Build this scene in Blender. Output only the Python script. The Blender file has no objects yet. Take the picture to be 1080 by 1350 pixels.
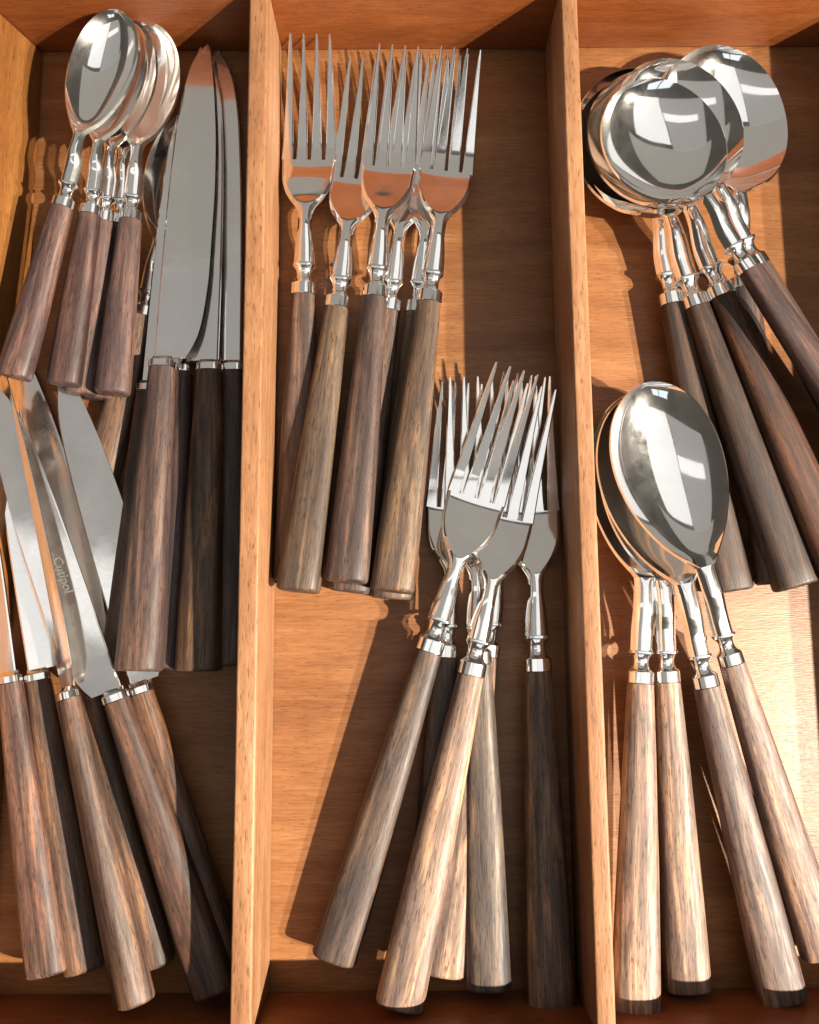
import bpy, math, random
import numpy as np
from mathutils import Vector, Matrix, Euler

random.seed(7)
sc = bpy.context.scene
COL = sc.collection
CM = 0.01

# ------------------------------------------------------------------ camera
PW, PH, FPX = 1080.0, 1350.0, 1164.0
CAM_H = 0.35
TILT, ROLL = math.radians(8.1), math.radians(-0.45)
cam_d = bpy.data.cameras.new('camera')
cam_d.sensor_fit = 'HORIZONTAL'
cam_d.sensor_width = 36.0
cam_d.lens = 36.0 * FPX / PW
cam_d.clip_start = 0.01
cam_d.clip_end = 60
cam = bpy.data.objects.new('camera', cam_d)
COL.objects.link(cam)
cam.location = (0, 0, CAM_H)
cam.rotation_euler = (TILT, 0, ROLL)
sc.camera = cam
RCAM = Euler((TILT, 0, ROLL)).to_matrix()

def at(px, py, z):
    """photo pixel + height above the tray floor (cm) -> point in metres"""
    d = RCAM @ Vector(((px - PW / 2) / FPX, -(py - PH / 2) / FPX, -1.0))
    t = (z * CM - CAM_H) / d.z
    return Vector((0, 0, CAM_H)) + d * t

# ------------------------------------------------------------------ world and lamps
w = bpy.data.worlds.new('World'); sc.world = w; w.use_nodes = True
bg = w.node_tree.nodes['Background']
bg.inputs[0].default_value = (1.0, 0.90, 0.76, 1)
bg.inputs[1].default_value = 0.06

def lamp(kind, name, loc, target, energy, color, **kw):
    l = bpy.data.lights.new(name, kind)
    l.energy = energy; l.color = color
    for k, v in kw.items(): setattr(l, k, v)
    o = bpy.data.objects.new(name, l); COL.objects.link(o)
    o.location = loc
    o.rotation_euler = (Vector(target) - Vector(loc)).to_track_quat('-Z', 'Y').to_euler()
    return o

lamp('SPOT', 'spot_lamp', (1.38, -0.52, 1.40), (0.08, -0.03, 0.0), 520, (1.0, 0.885, 0.73),
     spot_size=math.radians(32), spot_blend=1.0, shadow_soft_size=0.018)
lamp('SPOT', 'spot_lamp', (1.60, -0.50, 1.36), (0.10, -0.05, 0.0), 270, (1.0, 0.885, 0.73),
     spot_size=math.radians(30), spot_blend=1.0, shadow_soft_size=0.018)
def panel(name, x0, x1, y0, y1, z, radiance, color):
    A = (x1 - x0) * (y1 - y0)
    c = ((x0 + x1) / 2, (y0 + y1) / 2, z)
    o = lamp('AREA', name, c, (c[0], c[1], 0), radiance * math.pi * A, color, shape='RECTANGLE', size=x1 - x0, size_y=y1 - y0)
    o.rotation_euler = (0, 0, 0)
panel('ceiling_light', -1.3, 0.02, -0.8, 0.98, 1.6, 0.29, (1.0, 0.96, 0.91))
panel('ceiling_light', -1.6, 1.6, 0.985, 3.8, 1.62, 0.27, (1.0, 0.93, 0.83))
panel('window_or_panel_light', 0.05, 1.05, -0.75, 0.80, 1.5, 0.92, (1.0, 0.99, 0.975))  # white overhead panel, placed to be mirrored in the steel
panel('window_or_panel_light', -0.95, 0.03, -0.08, 0.14, 1.5, 0.75, (1.0, 0.985, 0.96))  # invented light strip, added for a white reflection on the front blades
for x in (-0.15, 0.45):
    lamp('AREA', 'window_or_panel_light', (x, -2.2, 1.35), (x, 0, 1.35), 1.1 * math.pi * 0.54 * 1.1, (0.86, 0.94, 1.0), shape='RECTANGLE', size=0.54, size_y=1.1)
sc.view_settings.view_transform = 'Standard'
sc.view_settings.look = 'None'
sc.view_settings.exposure = 0
sc.view_settings.gamma = 1
try:
    sc.cycles.sample_clamp_indirect = 4.0
    sc.cycles.blur_glossy = 0.6
    sc.cycles.use_denoising = True
    sc.cycles.glossy_bounces = 10
except Exception:
    pass

# ------------------------------------------------------------------ materials
def nt(name):
    m = bpy.data.materials.new(name); m.use_nodes = True
    t = m.node_tree
    return m, t, t.nodes['Principled BSDF'], t.nodes, t.links

def ramp(nodes, stops):
    r = nodes.new('ShaderNodeValToRGB')
    e = r.color_ramp.elements
    while len(e) < len(stops): e.new(0.5)
    for el, (p, c) in zip(e, stops):
        el.position = p; el.color = (c[0], c[1], c[2], 1)
    return r

def mixc(nodes, links, blend, fac, a, b):
    m = nodes.new('ShaderNodeMix'); m.data_type = 'RGBA'; m.blend_type = blend
    for sock, v in ((m.inputs[0], fac), (m.inputs[6], a), (m.inputs[7], b)):
        if hasattr(v, 'links'): links.new(v, sock)
        elif isinstance(v, (int, float)): sock.default_value = v
        else: sock.default_value = (*v, 1)
    return m.outputs[2]

def mapped(nodes, links, coord, scale, rnd=None):
    mp = nodes.new('ShaderNodeMapping')
    links.new(coord, mp.inputs[0]); mp.inputs['Scale'].default_value = scale
    if rnd is not None: links.new(rnd, mp.inputs['Location'])
    return mp.outputs[0]

def noise(nodes, links, vec, scale=1.0, detail=4, rough=0.6, dist=0.0):
    n = nodes.new('ShaderNodeTexNoise')
    links.new(vec, n.inputs['Vector'])
    n.inputs['Scale'].default_value = scale; n.inputs['Detail'].default_value = detail
    n.inputs['Roughness'].default_value = rough; n.inputs['Distortion'].default_value = dist
    return n.outputs['Fac']

def wood(name, axis, dark, mid, light, rough=0.45, broad=75, fine=1100, along=9, pore=0.75, figure=0.40, bump=0.3, spec=0.4):
    m, t, b, N, L = nt(name)
    tc = N.new('ShaderNodeTexCoord').outputs['Object']
    def sc3(across, al):
        v = [across] * 3; v['xyz'.index(axis)] = al; return tuple(v)
    n1 = noise(N, L, mapped(N, L, tc, sc3(broad, along)), 1, 5, 0.6, 0.8)
    n2 = noise(N, L, mapped(N, L, tc, sc3(fine, along * 10)), 1, 3, 0.6, 0.0)
    n3 = noise(N, L, mapped(N, L, tc, sc3(fine * 2.2, along * 26)), 1, 2, 0.5, 0.0)
    n4 = noise(N, L, mapped(N, L, tc, (24, 24, 24)), 1, 4, 0.6, 0.6)
    r1 = ramp(N, [(0.25, dark), (0.5, mid), (0.75, light)]); L.new(n1, r1.inputs[0])
    r2 = ramp(N, [(0.3, (0.72, 0.68, 0.62)), (0.62, (1.08, 1.08, 1.08))]); L.new(n2, r2.inputs[0])
    r3 = ramp(N, [(0.30, (0.42, 0.34, 0.28)), (0.40, (1, 1, 1))]); L.new(n3, r3.inputs[0])
    r4 = ramp(N, [(0.3, (0.74, 0.66, 0.58)), (0.68, (1.15, 1.12, 1.05))]); L.new(n4, r4.inputs[0])
    c = mixc(N, L, 'MULTIPLY', 0.8, r1.outputs[0], r2.outputs[0])
    c = mixc(N, L, 'MULTIPLY', pore, c, r3.outputs[0])
    c = mixc(N, L, 'MULTIPLY', figure, c, r4.outputs[0])
    L.new(c, b.inputs['Base Color'])
    b.inputs['Roughness'].default_value = rough
    b.inputs['Specular IOR Level'].default_value = spec
    bp = N.new('ShaderNodeBump'); bp.inputs['Strength'].default_value = bump; bp.inputs['Distance'].default_value = 0.0004
    L.new(n3, bp.inputs['Height']); L.new(bp.outputs[0], b.inputs['Normal'])
    return m

M_floor = wood('floor_wood', 'x', (0.155, 0.059, 0.020), (0.225, 0.096, 0.036), (0.29, 0.138, 0.058), rough=0.42)
M_wall = wood('wall_wood', 'x', (0.145, 0.037, 0.0095), (0.215, 0.062, 0.016), (0.28, 0.096, 0.028), rough=0.42, broad=45)
M_side = wood('side_wood', 'y', (0.155, 0.057, 0.015), (0.205, 0.083, 0.022), (0.26, 0.115, 0.034), rough=0.45)
M_div = wood('divider_wood', 'y', (0.21, 0.096, 0.045), (0.29, 0.146, 0.073), (0.37, 0.215, 0.12), rough=0.52, pore=0.75, broad=120, fine=620, spec=0.3)

def handle_wood():
    m, t, b, N, L = nt('dark_handle_wood')
    tc = N.new('ShaderNodeTexCoord').outputs['Object']
    oi = N.new('ShaderNodeObjectInfo')
    mul = N.new('ShaderNodeVectorMath'); mul.operation = 'SCALE'
    cx = N.new('ShaderNodeCombineXYZ')
    for i, k in enumerate((37.0, 61.0, 23.0)):
        mm = N.new('ShaderNodeMath'); mm.operation = 'MULTIPLY'; mm.inputs[1].default_value = k
        L.new(oi.outputs['Random'], mm.inputs[0]); L.new(mm.outputs[0], cx.inputs[i])
    rnd = cx.outputs[0]
    n1 = noise(N, L, mapped(N, L, tc, (300, 17, 300), rnd), 1, 5, 0.62, 0.9)
    n2 = noise(N, L, mapped(N, L, tc, (900, 60, 900), rnd), 1, 4, 0.65, 0.2)
    n3 = noise(N, L, mapped(N, L, tc, (2400, 260, 2400), rnd), 1, 2, 0.5, 0.0)
    n4 = noise(N, L, mapped(N, L, tc, (130, 26, 130), rnd), 1, 4, 0.6, 0.8)
    r1 = ramp(N, [(0.30, (0.18, 0.14, 0.15)), (0.43, (0.60, 0.52, 0.56)), (0.54, (1.10, 1.02, 0.98)), (0.68, (2.5, 2.15, 1.7))]); L.new(n1, r1.inputs[0])
    r2 = ramp(N, [(0.32, (0.45, 0.40, 0.38)), (0.52, (1, 1, 1)), (0.72, (1.35, 1.28, 1.15))]); L.new(n2, r2.inputs[0])
    r3 = ramp(N, [(0.34, (0.22, 0.18, 0.17)), (0.43, (1, 1, 1))]); L.new(n3, r3.inputs[0])
    r4 = ramp(N, [(0.36, (0.62, 0.64, 0.70)), (0.64, (1.30, 1.14, 1.0))]); L.new(n4, r4.inputs[0])
    c = mixc(N, L, 'MULTIPLY', 0.82, oi.outputs['Color'], r1.outputs[0])
    c = mixc(N, L, 'MULTIPLY', 0.62, c, r2.outputs[0])
    c = mixc(N, L, 'MULTIPLY', 0.7, c, r3.outputs[0])
    c = mixc(N, L, 'MULTIPLY', 0.8, c, r4.outputs[0])
    L.new(c, b.inputs['Base Color'])
    rr = ramp(N, [(0.3, (0.66,) * 3), (0.7, (0.46,) * 3)]); L.new(n2, rr.inputs[0])
    L.new(rr.outputs[0], b.inputs['Roughness'])
    b.inputs['Specular IOR Level'].default_value = 0.5
    bp = N.new('ShaderNodeBump'); bp.inputs['Strength'].default_value = 0.35; bp.inputs['Distance'].default_value = 0.0003
    L.new(mixc(N, L, 'MULTIPLY', 1.0, n2, n3), bp.inputs['Height']); L.new(bp.outputs[0], b.inputs['Normal'])
    return m
M_handle = handle_wood()

def steel(name, col, r0, r1, haze=0.08, brushed=0.0):
    m, t, b, N, L = nt(name)
    tc = N.new('ShaderNodeTexCoord').outputs['Object']
    n = noise(N, L, mapped(N, L, tc, (140, 140, 140)), 1, 5, 0.65, 0.4)
    rr = ramp(N, [(0.35, (r0,) * 3), (0.7, (r1,) * 3)]); L.new(n, rr.inputs[0])
    L.new(rr.outputs[0], b.inputs['Roughness'])
    b.inputs['Base Color'].default_value = (*col, 1)
    b.inputs['Metallic'].default_value = 1.0
    n2 = noise(N, L, mapped(N, L, tc, (5200, 300, 5200)), 1, 2, 0.5, 0.0)
    bp = N.new('ShaderNodeBump'); bp.inputs['Strength'].default_value = 0.02 + brushed; bp.inputs['Distance'].default_value = 0.0001
    L.new(n2, bp.inputs['Height']); L.new(bp.outputs[0], b.inputs['Normal'])
    g = N.new('ShaderNodeBsdfGlossy'); g.inputs['Color'].default_value = (*col, 1); g.inputs['Roughness'].default_value = 0.34
    n5 = noise(N, L, mapped(N, L, tc, (60, 60, 60)), 1, 6, 0.7, 0.8)
    hz = ramp(N, [(0.35, (haze * .25,) * 3), (0.7, (haze * 2.2,) * 3)]); L.new(n5, hz.inputs[0])
    mx = N.new('ShaderNodeMixShader'); L.new(hz.outputs[0], mx.inputs[0])
    L.new(b.outputs[0], mx.inputs[1]); L.new(g.outputs[0], mx.inputs[2])
    L.new(mx.outputs[0], N['Material Output'].inputs['Surface'])
    return m
M_steel = steel('polished_steel', (0.93, 0.92, 0.905), 0.035, 0.09)
M_blade = steel('blade_steel', (0.88, 0.87, 0.855), 0.05, 0.13, 0.16, 0.03)
M_ink, _t, _b, _N, _L = nt('engraved_mark'); _b.inputs['Base Color'].default_value = (0.10, 0.095, 0.088, 1); _b.inputs['Roughness'].default_value = 0.6

# ------------------------------------------------------------------ mesh helpers
def mesh(name, verts, faces, mat, angle=40):
    me = bpy.data.meshes.new(name)
    me.from_pydata([tuple(v) for v in verts], [], faces)
    me.validate(); me.update()
    me.shade_smooth()
    me.set_sharp_from_angle(angle=math.radians(angle))
    me.materials.append(mat)
    return me

def loft(sections, cap=True):
    n = len(sections[0]); V = []; F = []
    for s in sections: V += list(s)
    for i in range(len(sections) - 1):
        a, b = i * n, (i + 1) * n
        for k in range(n):
            k2 = (k + 1) % n
            F.append((a + k, a + k2, b + k2, b + k))
    if cap:
        F.append(tuple(range(n - 1, -1, -1)))
        o = (len(sections) - 1) * n
        F.append(tuple(range(o, o + n)))
    return V, F

def join(parts):
    V = []; F = []
    for v, f in parts:
        o = len(V); V += list(v); F += [tuple(i + o for i in q) for q in f]
    return V, F

def curve(keys, y):
    """smooth monotone interpolation through (position, value) keys"""
    xs = np.array([k[0] for k in keys], float); vs = np.array([k[1] for k in keys], float)
    h = np.diff(xs); d = np.diff(vs) / h
    m = np.zeros_like(vs); m[0], m[-1] = d[0], d[-1]
    for i in range(1, len(xs) - 1):
        if d[i - 1] * d[i] > 0: m[i] = 2 * d[i - 1] * d[i] / (d[i - 1] + d[i])
    y = min(max(y, xs[0]), xs[-1]); i = min(int(np.searchsorted(xs, y, 'right')) - 1, len(h) - 1)
    t = (y - xs[i]) / h[i]
    return ((2*t**3 - 3*t**2 + 1) * vs[i] + (t**3 - 2*t**2 + t) * h[i] * m[i] + (-2*t**3 + 3*t**2) * vs[i+1] + (t**3 - t**2) * h[i] * m[i+1])

def superellipse(y, wd, th, n=2.6, count=28, zc=0.0):
    out = []
    for k in range(count):
        a = 2 * math.pi * (k + 0.5) / count
        c, s = math.cos(a), math.sin(a)
        out.append((CM * 0.5 * wd * math.copysign(abs(c) ** (2 / n), c), CM * y, CM * (zc + 0.5 * th * math.copysign(abs(s) ** (2 / n), s))))
    return out

def plate(y, hw, ztop, th, dish, nx=18, edge=None, pw=2.2):
    """one closed cross-section of a dished strip: top left-to-right, then underside"""
    e = min(th * 0.45, hw * 0.5) if edge is None else edge
    top = []; bot = []
    for i in range(nx + 1):
        u = -math.cos(math.pi * i / nx)
        z = ztop - dish * (1 - abs(u) ** pw)
        top.append((CM * u * (hw - e), CM * y, CM * z))
        bot.append((CM * u * (hw - e), CM * y, CM * (z - th)))
    return top + [(CM * hw, CM * y, CM * (ztop - th / 2))] + bot[::-1] + [(-CM * hw, CM * y, CM * (ztop - th / 2))]

# ------------------------------------------------------------------ part meshes (centimetres; y runs from the ferrule joint to the tip)
def handle_mesh(L, w0, w1, t0, t1):
    S = []
    for i in range(19):
        u = i / 18
        S.append(superellipse(-u * (L - 0.14), w0 + (w1 - w0) * (1 - (1 - u) ** 1.35), t0 + (t1 - t0) * u, 2.7))
    for a in (25, 50, 72, 86):
        a = math.radians(a); k = 0.14 * (1 - math.cos(a)) * 2
        S.append(superellipse(-(L - 0.14 + 0.14 * math.sin(a)), w1 - k, t1 - k, 2.7))
    V, F = loft(S)
    F = [f[::-1] for f in F]
    return mesh('handle', V, F, M_handle, 50)

def ferrule_mesh(k, ring=0.45, top=1.12):
    keys_w = [(0, .86), (.03, .95), (ring - .05, .93), (ring, .84), (ring + .06, .68), (ring + .16, .57), (ring + .30, .54), (ring + .44, .60), (top - .14, .78), (top - .09, .83), (top - .03, .83), (top, .80)]
    S = []
    for y, wd in keys_w:
        S.append(superellipse(y * k, wd * k, wd * k * .84, 3.6 if y > top - .12 else 2.4, 28))
    return mesh('ferrule', *loft(S), M_steel, 35)

def spoon_meshes(k, sh, neck_end, y0, y1, W, widest, D, basep, zneck, nk):
    """neck from the shoulder to neck_end, then the bowl from there to the tip"""
    L = y1 - y0
    q = math.log(basep / (basep + .5)) / math.log(widest)
    nrm = (basep / (basep + .5)) ** basep * (.5 / (basep + .5)) ** .5
    def bw(y):
        t = (y - y0) / L
        if t <= 0: return 0.0
        t = min(t, 1) ** q
        return W / 2 * (t ** basep * (1 - t) ** .5) / nrm
    nw = [(sh, .395 * k), (sh + .5, .40 * k), (neck_end - .5, nk * 1.06), (neck_end, nk), (y0 + .25 * L, nk * .8), (y1, 0.0)]
    zc = [(sh, .30 * k), (sh + .6, .36 * k), (neck_end - .9 * k, zneck), (neck_end, zneck * .92), (y0 + .14 * L, zneck * .45), (y0 + .3 * L, .12), (y0 + .6 * L, .02), (y1, .10)]
    tk = [(sh, .60 * k), (neck_end - .4, .42 * k), (neck_end + .1, .34 * k), (y0 + .18 * L, .17), (y0 + .4 * L, .13), (y1, .12)]
    def sect(y):
        b = bw(y); n = curve(nw, y)
        hw = max((b ** 3 + n ** 3) ** (1 / 3), .012)
        d = D * max(0.0, 1 - (n / hw) ** 2) ** .8 * min(1, (b / (W / 2)) ** .9 if b > 0 else 0)
        th = curve(tk, y)
        d -= .03 * k * max(0.0, 1 - 2.5 * b / W)
        return plate(y, hw, curve(zc, y), min(th, hw * 1.4), d)
    ys = list(np.linspace(sh, neck_end, 16))
    neck = mesh('neck', *loft([sect(y) for y in ys]), M_steel, 60)
    n = 54
    ys = [neck_end + (y1 - neck_end) * math.sin(math.pi / 2 * i / n) ** 1.0 for i in range(n)] + [y1 - 0.0008]
    bowl = mesh('bowl', *loft([sect(y) for y in ys]), M_steel, 60)
    return neck, bowl

def fork_meshes():
    k = 1.0; sh = 1.12
    zc = [(sh, .28), (1.8, .35), (2.4, .44), (2.95, .42), (3.55, .22), (4.3, -.05), (5.05, -.30), (5.5, -.35), (6.4, -.24), (7.8, .06), (9.35, .52)]
    hw = [(sh, .40), (1.7, .36), (2.5, .265), (2.85, .27), (3.08, .36), (3.4, .60), (3.8, .83), (4.3, .97), (5.1, 1.03)]
    tk = [(sh, .58), (3.0, .42), (3.6, .34), (4.2, .24), (5.1, .20), (9.35, .10)]
    dish = [(sh, -.03), (2.85, -.02), (3.3, .0), (3.8, .02), (4.7, .01), (5.1, .0)]
    sect = lambda y: plate(y, curve(hw, y), curve(zc, y), curve(tk, y), curve(dish, y), 14, pw=2.0)
    neck = mesh('neck', *loft([sect(y) for y in np.linspace(sh, 2.85, 14)]), M_steel, 60)
    head = mesh('head', *loft([sect(y) for y in np.linspace(2.85, 5.1, 26)]), M_steel, 60)
    tines = []
    for i in range(4):
        u = (i - 1.5) / 1.5
        S = []
        for j in range(18):
            t = j / 17; y = 5.1 + (9.35 - 5.1) * t
            xc = u * (.835 - .09 * t); half = (.172 * (1 - t) ** .85 + .046) * (1 if t < .97 else .72)
            th = curve(tk, y) * (1 if t < .9 else 1 - (t - .9) * 4)
            z = curve(zc, y)
            e = min(.04, half * .5)
            S.append([(CM * (xc + a), CM * y, CM * (z + b)) for a, b in ((-half + e, 0), (half - e, 0), (half, -e), (half, -th + e), (half - e, -th), (-half + e, -th), (-half, -th + e), (-half, -e))])
        S = [s[::-1] for s in S]
        V, F = loft(S); F = [f[::-1] for f in F]
        tines.append(mesh('tine', V, F, M_steel, 30))
    return neck, head, tines

def knife_meshes(mirror):
    sp = [(.42, -.30), (3, -.30), (6, -.27), (9, -.16), (10.6, .02), (11.5, .28), (12.0, .58), (12.2, .80)]
    ce = [(.42, .80), (.8, 1.02), (1.4, 1.24), (2.4, 1.38), (3.6, 1.45), (6, 1.45), (8, 1.38), (10, 1.20), (11.3, 1.02), (12.0, .90), (12.2, .82)]
    sg = -1 if mirror else 1
    S = []
    for y in list(np.linspace(.42, 11.2, 40)) + [11.5, 11.75, 11.95, 12.08, 12.16, 12.2]:
        a, b = curve(sp, y), curve(ce, y)
        t = .20 - .10 * y / 12.2
        wd = b - a
        pts = [(a, t * .35), (a + min(.05, wd * .2), t * .5), (a + wd * .72, t * .30), (b - .01, .022), (b, 0), (b - .01, -.022), (a + wd * .72, -t * .30), (a + min(.05, wd * .2), -t * .5), (a, -t * .35)]
        S.append([(CM * sg * x, CM * (.42 + (y - .42) * 12.58 / 11.78), CM * z) for x, z in pts])
    V, F = loft(S)
    if not mirror: F = [f[::-1] for f in F]
    F = [f[::-1] for f in F]
    blade = mesh('blade', V, F, M_blade, 12)
    S = []
    for y, wd, th in ((0, .86, .70), (.03, .94, .76), (.26, .94, .74), (.30, .88, .66), (.33, .74, .40), (.42, .74, .24), (.46, .74, .20)):
        S.append(superellipse(y, wd, th, 3.2))
    fer = mesh('ferrule', *loft(S), M_steel, 35)
    return fer, blade

H_fork = handle_mesh(10.55, .88, 1.54, .76, 1.14)
H_knife = handle_mesh(10.6, .90, 1.56, .80, 1.30)
H_tab = handle_mesh(11.0, .92, 1.66, .80, 1.18)
H_soup = handle_mesh(10.4, .90, 1.55, .78, 1.12)
H_tea = handle_mesh(6.4, .78, 1.22, .66, .90)
FER = ferrule_mesh(1.0); FER_T = ferrule_mesh(.82)
N_tab, B_tab = spoon_meshes(1.0, 1.12, 3.6, 3.5, 10.4, 4.25, .58, .82, 1.0, .55, .36)
N_soup, B_soup = spoon_meshes(1.0, 1.12, 3.5, 3.25, 8.6, 4.95, .51, .92, .55, .60, .27)
N_tea, B_tea = spoon_meshes(.82, .92, 2.7, 2.6, 7.6, 2.55, .59, .62, .78, .42, .22)
N_fork, HD_fork, TINES = fork_meshes()
FER_K, BL_A = knife_meshes(False); _, BL_B = knife_meshes(True)

def stretch(me, k):
    for v in me.vertices: v.co.y *= k
for me in [N_fork, HD_fork, *TINES]: stretch(me, 10.2 / 9.35)
for me in (N_tab, B_tab): stretch(me, 11.0 / 10.4)
for me in (N_soup, B_soup): stretch(me, 9.2 / 8.6)
for me in (N_tea, B_tea): stretch(me, 7.8 / 7.6)
FERS = {}
for kk, f in (('fork', 10.2 / 9.35), ('table', 11.0 / 10.4), ('soup', 9.2 / 8.6)):
    FERS[kk] = FER.copy(); stretch(FERS[kk], f)
FERS['tea'] = FER_T; stretch(FER_T, 7.8 / 7.6)
SPEC = {'fork': (10.55, 10.2, .47), 'table': (11.0, 11.0, .05), 'soup': (10.4, 9.2, .05), 'tea': (6.4, 7.8, .05), 'knife': (10.6, 13.0, 0.0), 'knife_m': (10.6, 13.0, 0.0)}

TONE = 0.40
def part(name, me, parent, color=None):
    o = bpy.data.objects.new(name, me); COL.objects.link(o); o.parent = parent
    if color: o.color = (*(c * TONE for c in color), 1)
    return o

def piece(kind, name, cat, label, group, end, ze, tip, zt, roll=0.0, tone=(.2, .12, .08)):
    Lh, Lt, lz = SPEC[kind]
    E = at(*end, ze); T = at(*tip, zt)
    wv = T - E; lv = Vector((0, (Lh + Lt) * CM, lz * CM))
    s = wv.length / lv.length
    def frame(d):
        d = d.normalized(); x = d.cross(Vector((0, 0, 1))).normalized(); return Matrix((x, d, x.cross(d))).transposed()
    R = frame(wv) @ Matrix.Rotation(math.radians(roll), 3, 'Y') @ frame(lv).transposed()
    M = R.to_4x4()
    loc = E - R @ Vector((0, -Lh * CM * s, 0))
    root = bpy.data.objects.new(name, None); COL.objects.link(root)
    root.empty_display_size = .01
    root.matrix_world = Matrix.Translation(loc) @ M @ Matrix.Scale(s, 4)
    root['label'] = label; root['category'] = cat; root['group'] = group
    print('SCALE %-8s %.3f tip_y %.4f  %s' % (kind, s, T.y, label))
    if kind in ('knife', 'knife_m'):
        part('handle', H_knife, root, tone); part('ferrule', FER_K, root)
        b = part('blade', BL_A if kind == 'knife' else BL_B, root)
        root['_b'] = 0; del root['_b']
        return root, b
    hm = {'fork': H_fork, 'table': H_tab, 'soup': H_soup, 'tea': H_tea}[kind]
    part('handle', hm, root, tone)
    part('ferrule', FERS[kind], root)
    if kind == 'fork':
        part('neck', N_fork, root); hd = part('head', HD_fork, root)
        for t in TINES: part('tine', t, hd)
    else:
        n, b = {'table': (N_tab, B_tab), 'soup': (N_soup, B_soup), 'tea': (N_tea, B_tea)}[kind]
        part('neck', n, root); part('bowl', b, root)
    return root, None

# ------------------------------------------------------------------ the tray
HW = 3.9
yb = at(540, 66, 0).y; yf = at(540, 1306, 0).y
X1, X2 = -0.0530, 0.0606                   # facing sides of the two dividers
T1, T2 = 0.0072, 0.0064
XL = at(58, 66, 0).x
XR = 0.1925
tray = bpy.data.objects.new('cutlery_tray', None); COL.objects.link(tray)
tray.location = (0, yf, 0)
tray['label'] = 'orange brown wooden cutlery tray with two long dividers under all the cutlery'
tray['category'] = 'cutlery tray'

def box_part(name, x0, x1, y0, y1, z0, z1, mat, bev=0.0008, lean=0.0, seg=3):
    import bmesh
    bm = bmesh.new()
    vs = [bm.verts.new((x, y, z)) for z in (z0, z1) for y in (y0, y1) for x in (x0, x1)]
    for f in ((0, 2, 3, 1), (4, 5, 7, 6), (0, 1, 5, 4), (2, 6, 7, 3), (0, 4, 6, 2), (1, 3, 7, 5)):
        bm.faces.new([vs[i] for i in f])
    if lean:
        for v in vs[4:]: v.co.x += lean
    bmesh.ops.recalc_face_normals(bm, faces=bm.faces)
    bmesh.ops.bevel(bm, geom=list(bm.edges), offset=bev, segments=seg, affect='EDGES', profile=0.5)
    me = bpy.data.meshes.new(name); bm.to_mesh(me); bm.free()
    me.shade_smooth(); me.set_sharp_from_angle(angle=math.radians(50))
    me.materials.append(mat)
    o = part(name, me, tray)
    o.matrix_parent_inverse = Matrix.Translation((0, -yf, 0))
    return o

h = HW * CM
box_part('floor_panel', XL - .05, XR + .012, yf - .012, yb + .012, -.006, 0, M_floor, .0002)
box_part('back_panel', XL - .05, XR + .012, yb, yb + .011, .0004, h + .002, M_wall)
box_part('front_panel', XL - .05, XR + .012, yf - .011, yf, .0004, h + .001, M_wall)
box_part('side_panel', XL - .012, XL, yf + .0002, yb - .0002, .0004, h + .0015, M_side, lean=-.012)
box_part('side_panel', XR, XR + .011, yf + .0002, yb - .0002, .0004, h + .0015, M_side)
box_part('divider', X1 - T1, X1, yf + .0002, yb - .0002, .0004, h, M_div, .0009, seg=4)
box_part('divider', X2, X2 + T2, yf + .0002, yb - .0002, .0004, h, M_div, .0009, seg=4)

# ------------------------------------------------------------------ the cutlery
PURPLE = (.20, .125, .115); DARKP = (.12, .070, .066); BROWN = (.21, .145, .115); GREY = (.21, .165, .125)
TAN = (.30, .20, .14); DARK = (.16, .10, .075); RED = (.17, .075, .04); PALE = (.52, .38, .295)

g = 'teaspoons in the left compartment'
TS = [
 ('topmost teaspoon at the back left, its whole bowl in view', (18, 498), 2.6, (155, 13), 3.2, 0, PURPLE),
 ('teaspoon with a dark purple brown handle tucked just under the topmost teaspoon', (84, 508), 1.9, (158, 20), 2.75, 0, DARKP),
 ('teaspoon almost hidden under the dark handled teaspoon, only its handle end showing', (106, 520), 1.1, (170, 24), 2.3, 4, PURPLE),
 ('teaspoon with a reddish brown handle at the right of the teaspoon stack', (148, 520), 1.7, (199, 30), 1.75, 10, PURPLE),
 ('teaspoon lying under the reddish brown handled teaspoon', (132, 528), .6, (183, 26), 1.5, 6, DARKP),
 ('lowest teaspoon with a striped handle sticking out below the teaspoon stack', (127, 652), .5, (256, 150), .45, 0, TAN)]
for lb, e, ze, t, zt, ro, tone in TS:
    piece('tea', 'teaspoon', 'teaspoon', lb, g, e, ze, t, zt, ro, tone)

g = 'table knives with blades to the back of the left compartment'
KN = [
 ('knife', 'table knife on top of its row, widest blade in view beside the teaspoons', (183, 885), 1.9, (247, 58), .95, 0, (.19, .125, .105)),
 ('knife_m', 'table knife right of the widest blade, brown handle half in shadow', (262, 885), 1.3, (292, 62), .70, 0, (.22, .14, .085)),
 ('knife_m', 'table knife in deep shadow pressed against the left divider', (303, 878), .6, (312, 66), .35, 0, DARK),
 ('knife', 'table knife with a narrow blade strip showing between teaspoons and widest blade', (162, 878), .7, (234, 112), .95, 0, DARK),
 ('knife', 'table knife underneath two others, only its handle end corner showing', (214, 882), .6, (262, 66), .25, 0, DARKP)]
for k, lb, e, ze, t, zt, ro, tone in KN:
    piece(k, 'table_knife', 'knife', lb, g, e, ze, t, zt, ro, tone)

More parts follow.
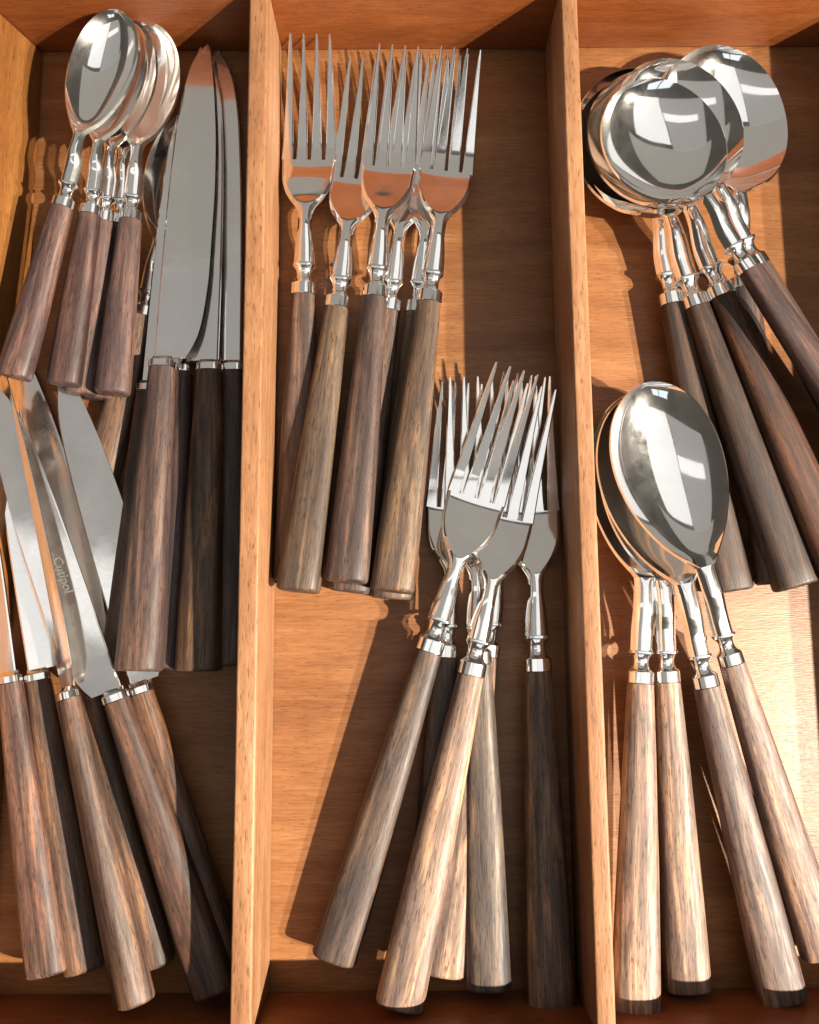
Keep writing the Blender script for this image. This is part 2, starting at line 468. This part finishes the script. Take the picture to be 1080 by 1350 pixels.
g = 'table knives with handles to the front of the left compartment'
KL = [
 ('knife_m', 'table knife at the front left corner with a pinkish brown handle', (64, 1283), 1.15, (-42, 480), .8, 0, (.26, .15, .115)),
 ('knife', 'table knife with a thin strip of handle between two thicker handles', (112, 1278), .65, (-18, 475), .55, 20, (.24, .14, .09)),
 ('knife', 'table knife tilted on edge with a dark blotched handle, beside the engraved blade', (178, 1322), 2.1, (-4, 487), 1.45, -52, (.24, .15, .105)),
 ('knife_m', 'table knife with a dark maker\'s name engraved along its blade', (284, 1306), 1.5, (6, 490), 2.25, 2, (.19, .11, .08)),
 ('knife', 'table knife with a wide bright blade passing under the brown striped handle', (298, 1285), .75, (60, 494), 1.3, 0, (.27, .15, .085)),
 ('knife', 'table knife mostly hidden below two handles, tip of its handle lit', (203, 1274), .6, (14, 490), .2, 0, (.24, .15, .10))]
blades = []
for k, lb, e, ze, t, zt, ro, tone in KL:
    blades.append(piece(k, 'table_knife', 'knife', lb, g, e, ze, t, zt, ro, tone)[1])

g = 'dinner forks at the back of the middle compartment'
FT = [
 ('fork nearest the left divider, tines resting on the back wall', (388, 765), .6, (409, 45), 1.5, 0, BROWN),
 ('second fork from the left divider, greenish grey brown handle end', (393, 780), 1.7, (487, 78), 1.1, 0, (.21, .155, .105)),
 ('upper fork with a mauve brown handle in the middle of the back forks', (457, 768), 1.8, (526, 60), 1.5, 0, (.18, .12, .10)),
 ('fork lying under the mauve brown handled fork', (461, 781), .6, (557, 75), 1.1, 0, BROWN),
 ('rightmost upper fork of the back forks, tan streaked handle', (517, 780), 1.75, (608, 64), 1.35, 0, (.25, .17, .11)),
 ('fork lying under the tan streaked fork, its handle end poking out below', (516, 790), .6, (582, 72), 1.1, 0, GREY)]
for lb, e, ze, t, zt, ro, tone in FT:
    piece('fork', 'dinner_fork', 'fork', lb, g, e, ze, t, zt, ro, tone)

g = 'dinner forks at the front of the middle compartment'
FB = [
 ('upper fork tilted to the right with its grey brown handle farthest left', (440, 1264), .8, (682, 486), 2.5, 0, (.19, .14, .115)),
 ('upper fork with a pale tan handle in the middle of the front forks', (526, 1327), 1.9, (705, 508), 2.0, 0, PALE),
 ('fork in the shadow beside the right divider, standing apart from the others', (727, 1328), 1.1, (697, 497), 1.3, 0, (.34, .22, .145)),
 ('fork with a grey handle half lit between pale handle and shaded fork', (645, 1303), .9, (621, 497), 1.3, 0, (.20, .165, .14)),
 ('lowest left fork whose neck shows beside the tilted fork neck', (562, 1272), .6, (609, 505), 1.1, 0, BROWN),
 ('fork hidden below the pale tan handled fork, its lit handle end showing', (585, 1284), .65, (692, 494), 1.1, 0, PALE)]
for lb, e, ze, t, zt, ro, tone in FB:
    piece('fork', 'dinner_fork', 'fork', lb, g, e, ze, t, zt, ro, tone)

g = 'round soup spoons at the back of the right compartment'
SS = [
 ('topmost soup spoon with its full round bowl in view', (1184, 646), 2.9, (826, 112), 3.35, 0, DARKP),
 ('soup spoon directly under the topmost round bowl, offset to the right', (1180, 670), 1.3, (849, 84), 2.2, 0, DARK),
 ('soup spoon with a dark handle with an orange lit edge', (1110, 758), 1.9, (828, 97), 1.5, 0, RED),
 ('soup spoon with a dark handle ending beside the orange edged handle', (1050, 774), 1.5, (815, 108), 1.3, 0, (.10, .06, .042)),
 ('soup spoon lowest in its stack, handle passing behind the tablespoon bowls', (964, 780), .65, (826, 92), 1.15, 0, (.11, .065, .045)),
 ('soup spoon with the rightmost bowl, dipping toward its right side', (1026, 770), .9, (946, 60), 1.8, 9, DARK)]
for lb, e, ze, t, zt, ro, tone in SS:
    piece('soup', 'soup_spoon', 'soup spoon', lb, g, e, ze, t, zt, ro, tone)

g = 'tablespoons at the front of the right compartment'
TB = [
 ('topmost tablespoon with its full oval bowl in view', (1086, 1258), .8, (850, 505), 2.8, 0, (.46, .325, .26)),
 ('tablespoon directly under the topmost oval bowl, glossy dark streaked handle', (1033, 1320), 1.25, (839, 519), 2.2, 0, (.29, .215, .185)),
 ('tablespoon with a tan striped handle between pale and glossy dark handles', (907, 1305), .75, (856, 520), 1.7, 0, (.48, .35, .27)),
 ('tablespoon with a pale handle next to the right divider', (838, 1333), 1.7, (851, 516), 1.2, 0, PALE)]
for lb, e, ze, t, zt, ro, tone in TB:
    piece('table', 'tablespoon', 'tablespoon', lb, g, e, ze, t, zt, ro, tone)

# maker's name engraved along the blade of one front knife, near its ferrule
cu = bpy.data.curves.new('engraving', 'FONT')
cu.body = 'Cutipol'; cu.size = 0.0046; cu.extrude = 0.00003; cu.shear = 0.15; cu.offset = 0.00003
cu.align_x = 'CENTER'; cu.align_y = 'CENTER'
cu.materials.append(M_ink)
tmp = bpy.data.objects.new('engraving', cu)
em = bpy.data.meshes.new_from_object(tmp); em.name = 'engraving'
bpy.data.objects.remove(tmp); bpy.data.curves.remove(cu)
em.materials.clear(); em.materials.append(M_ink)
en = part('engraving', em, blades[3])
en.location = (-0.0035, 0.0500, 0.00105)
en.rotation_euler = (0, 0, math.radians(-90))
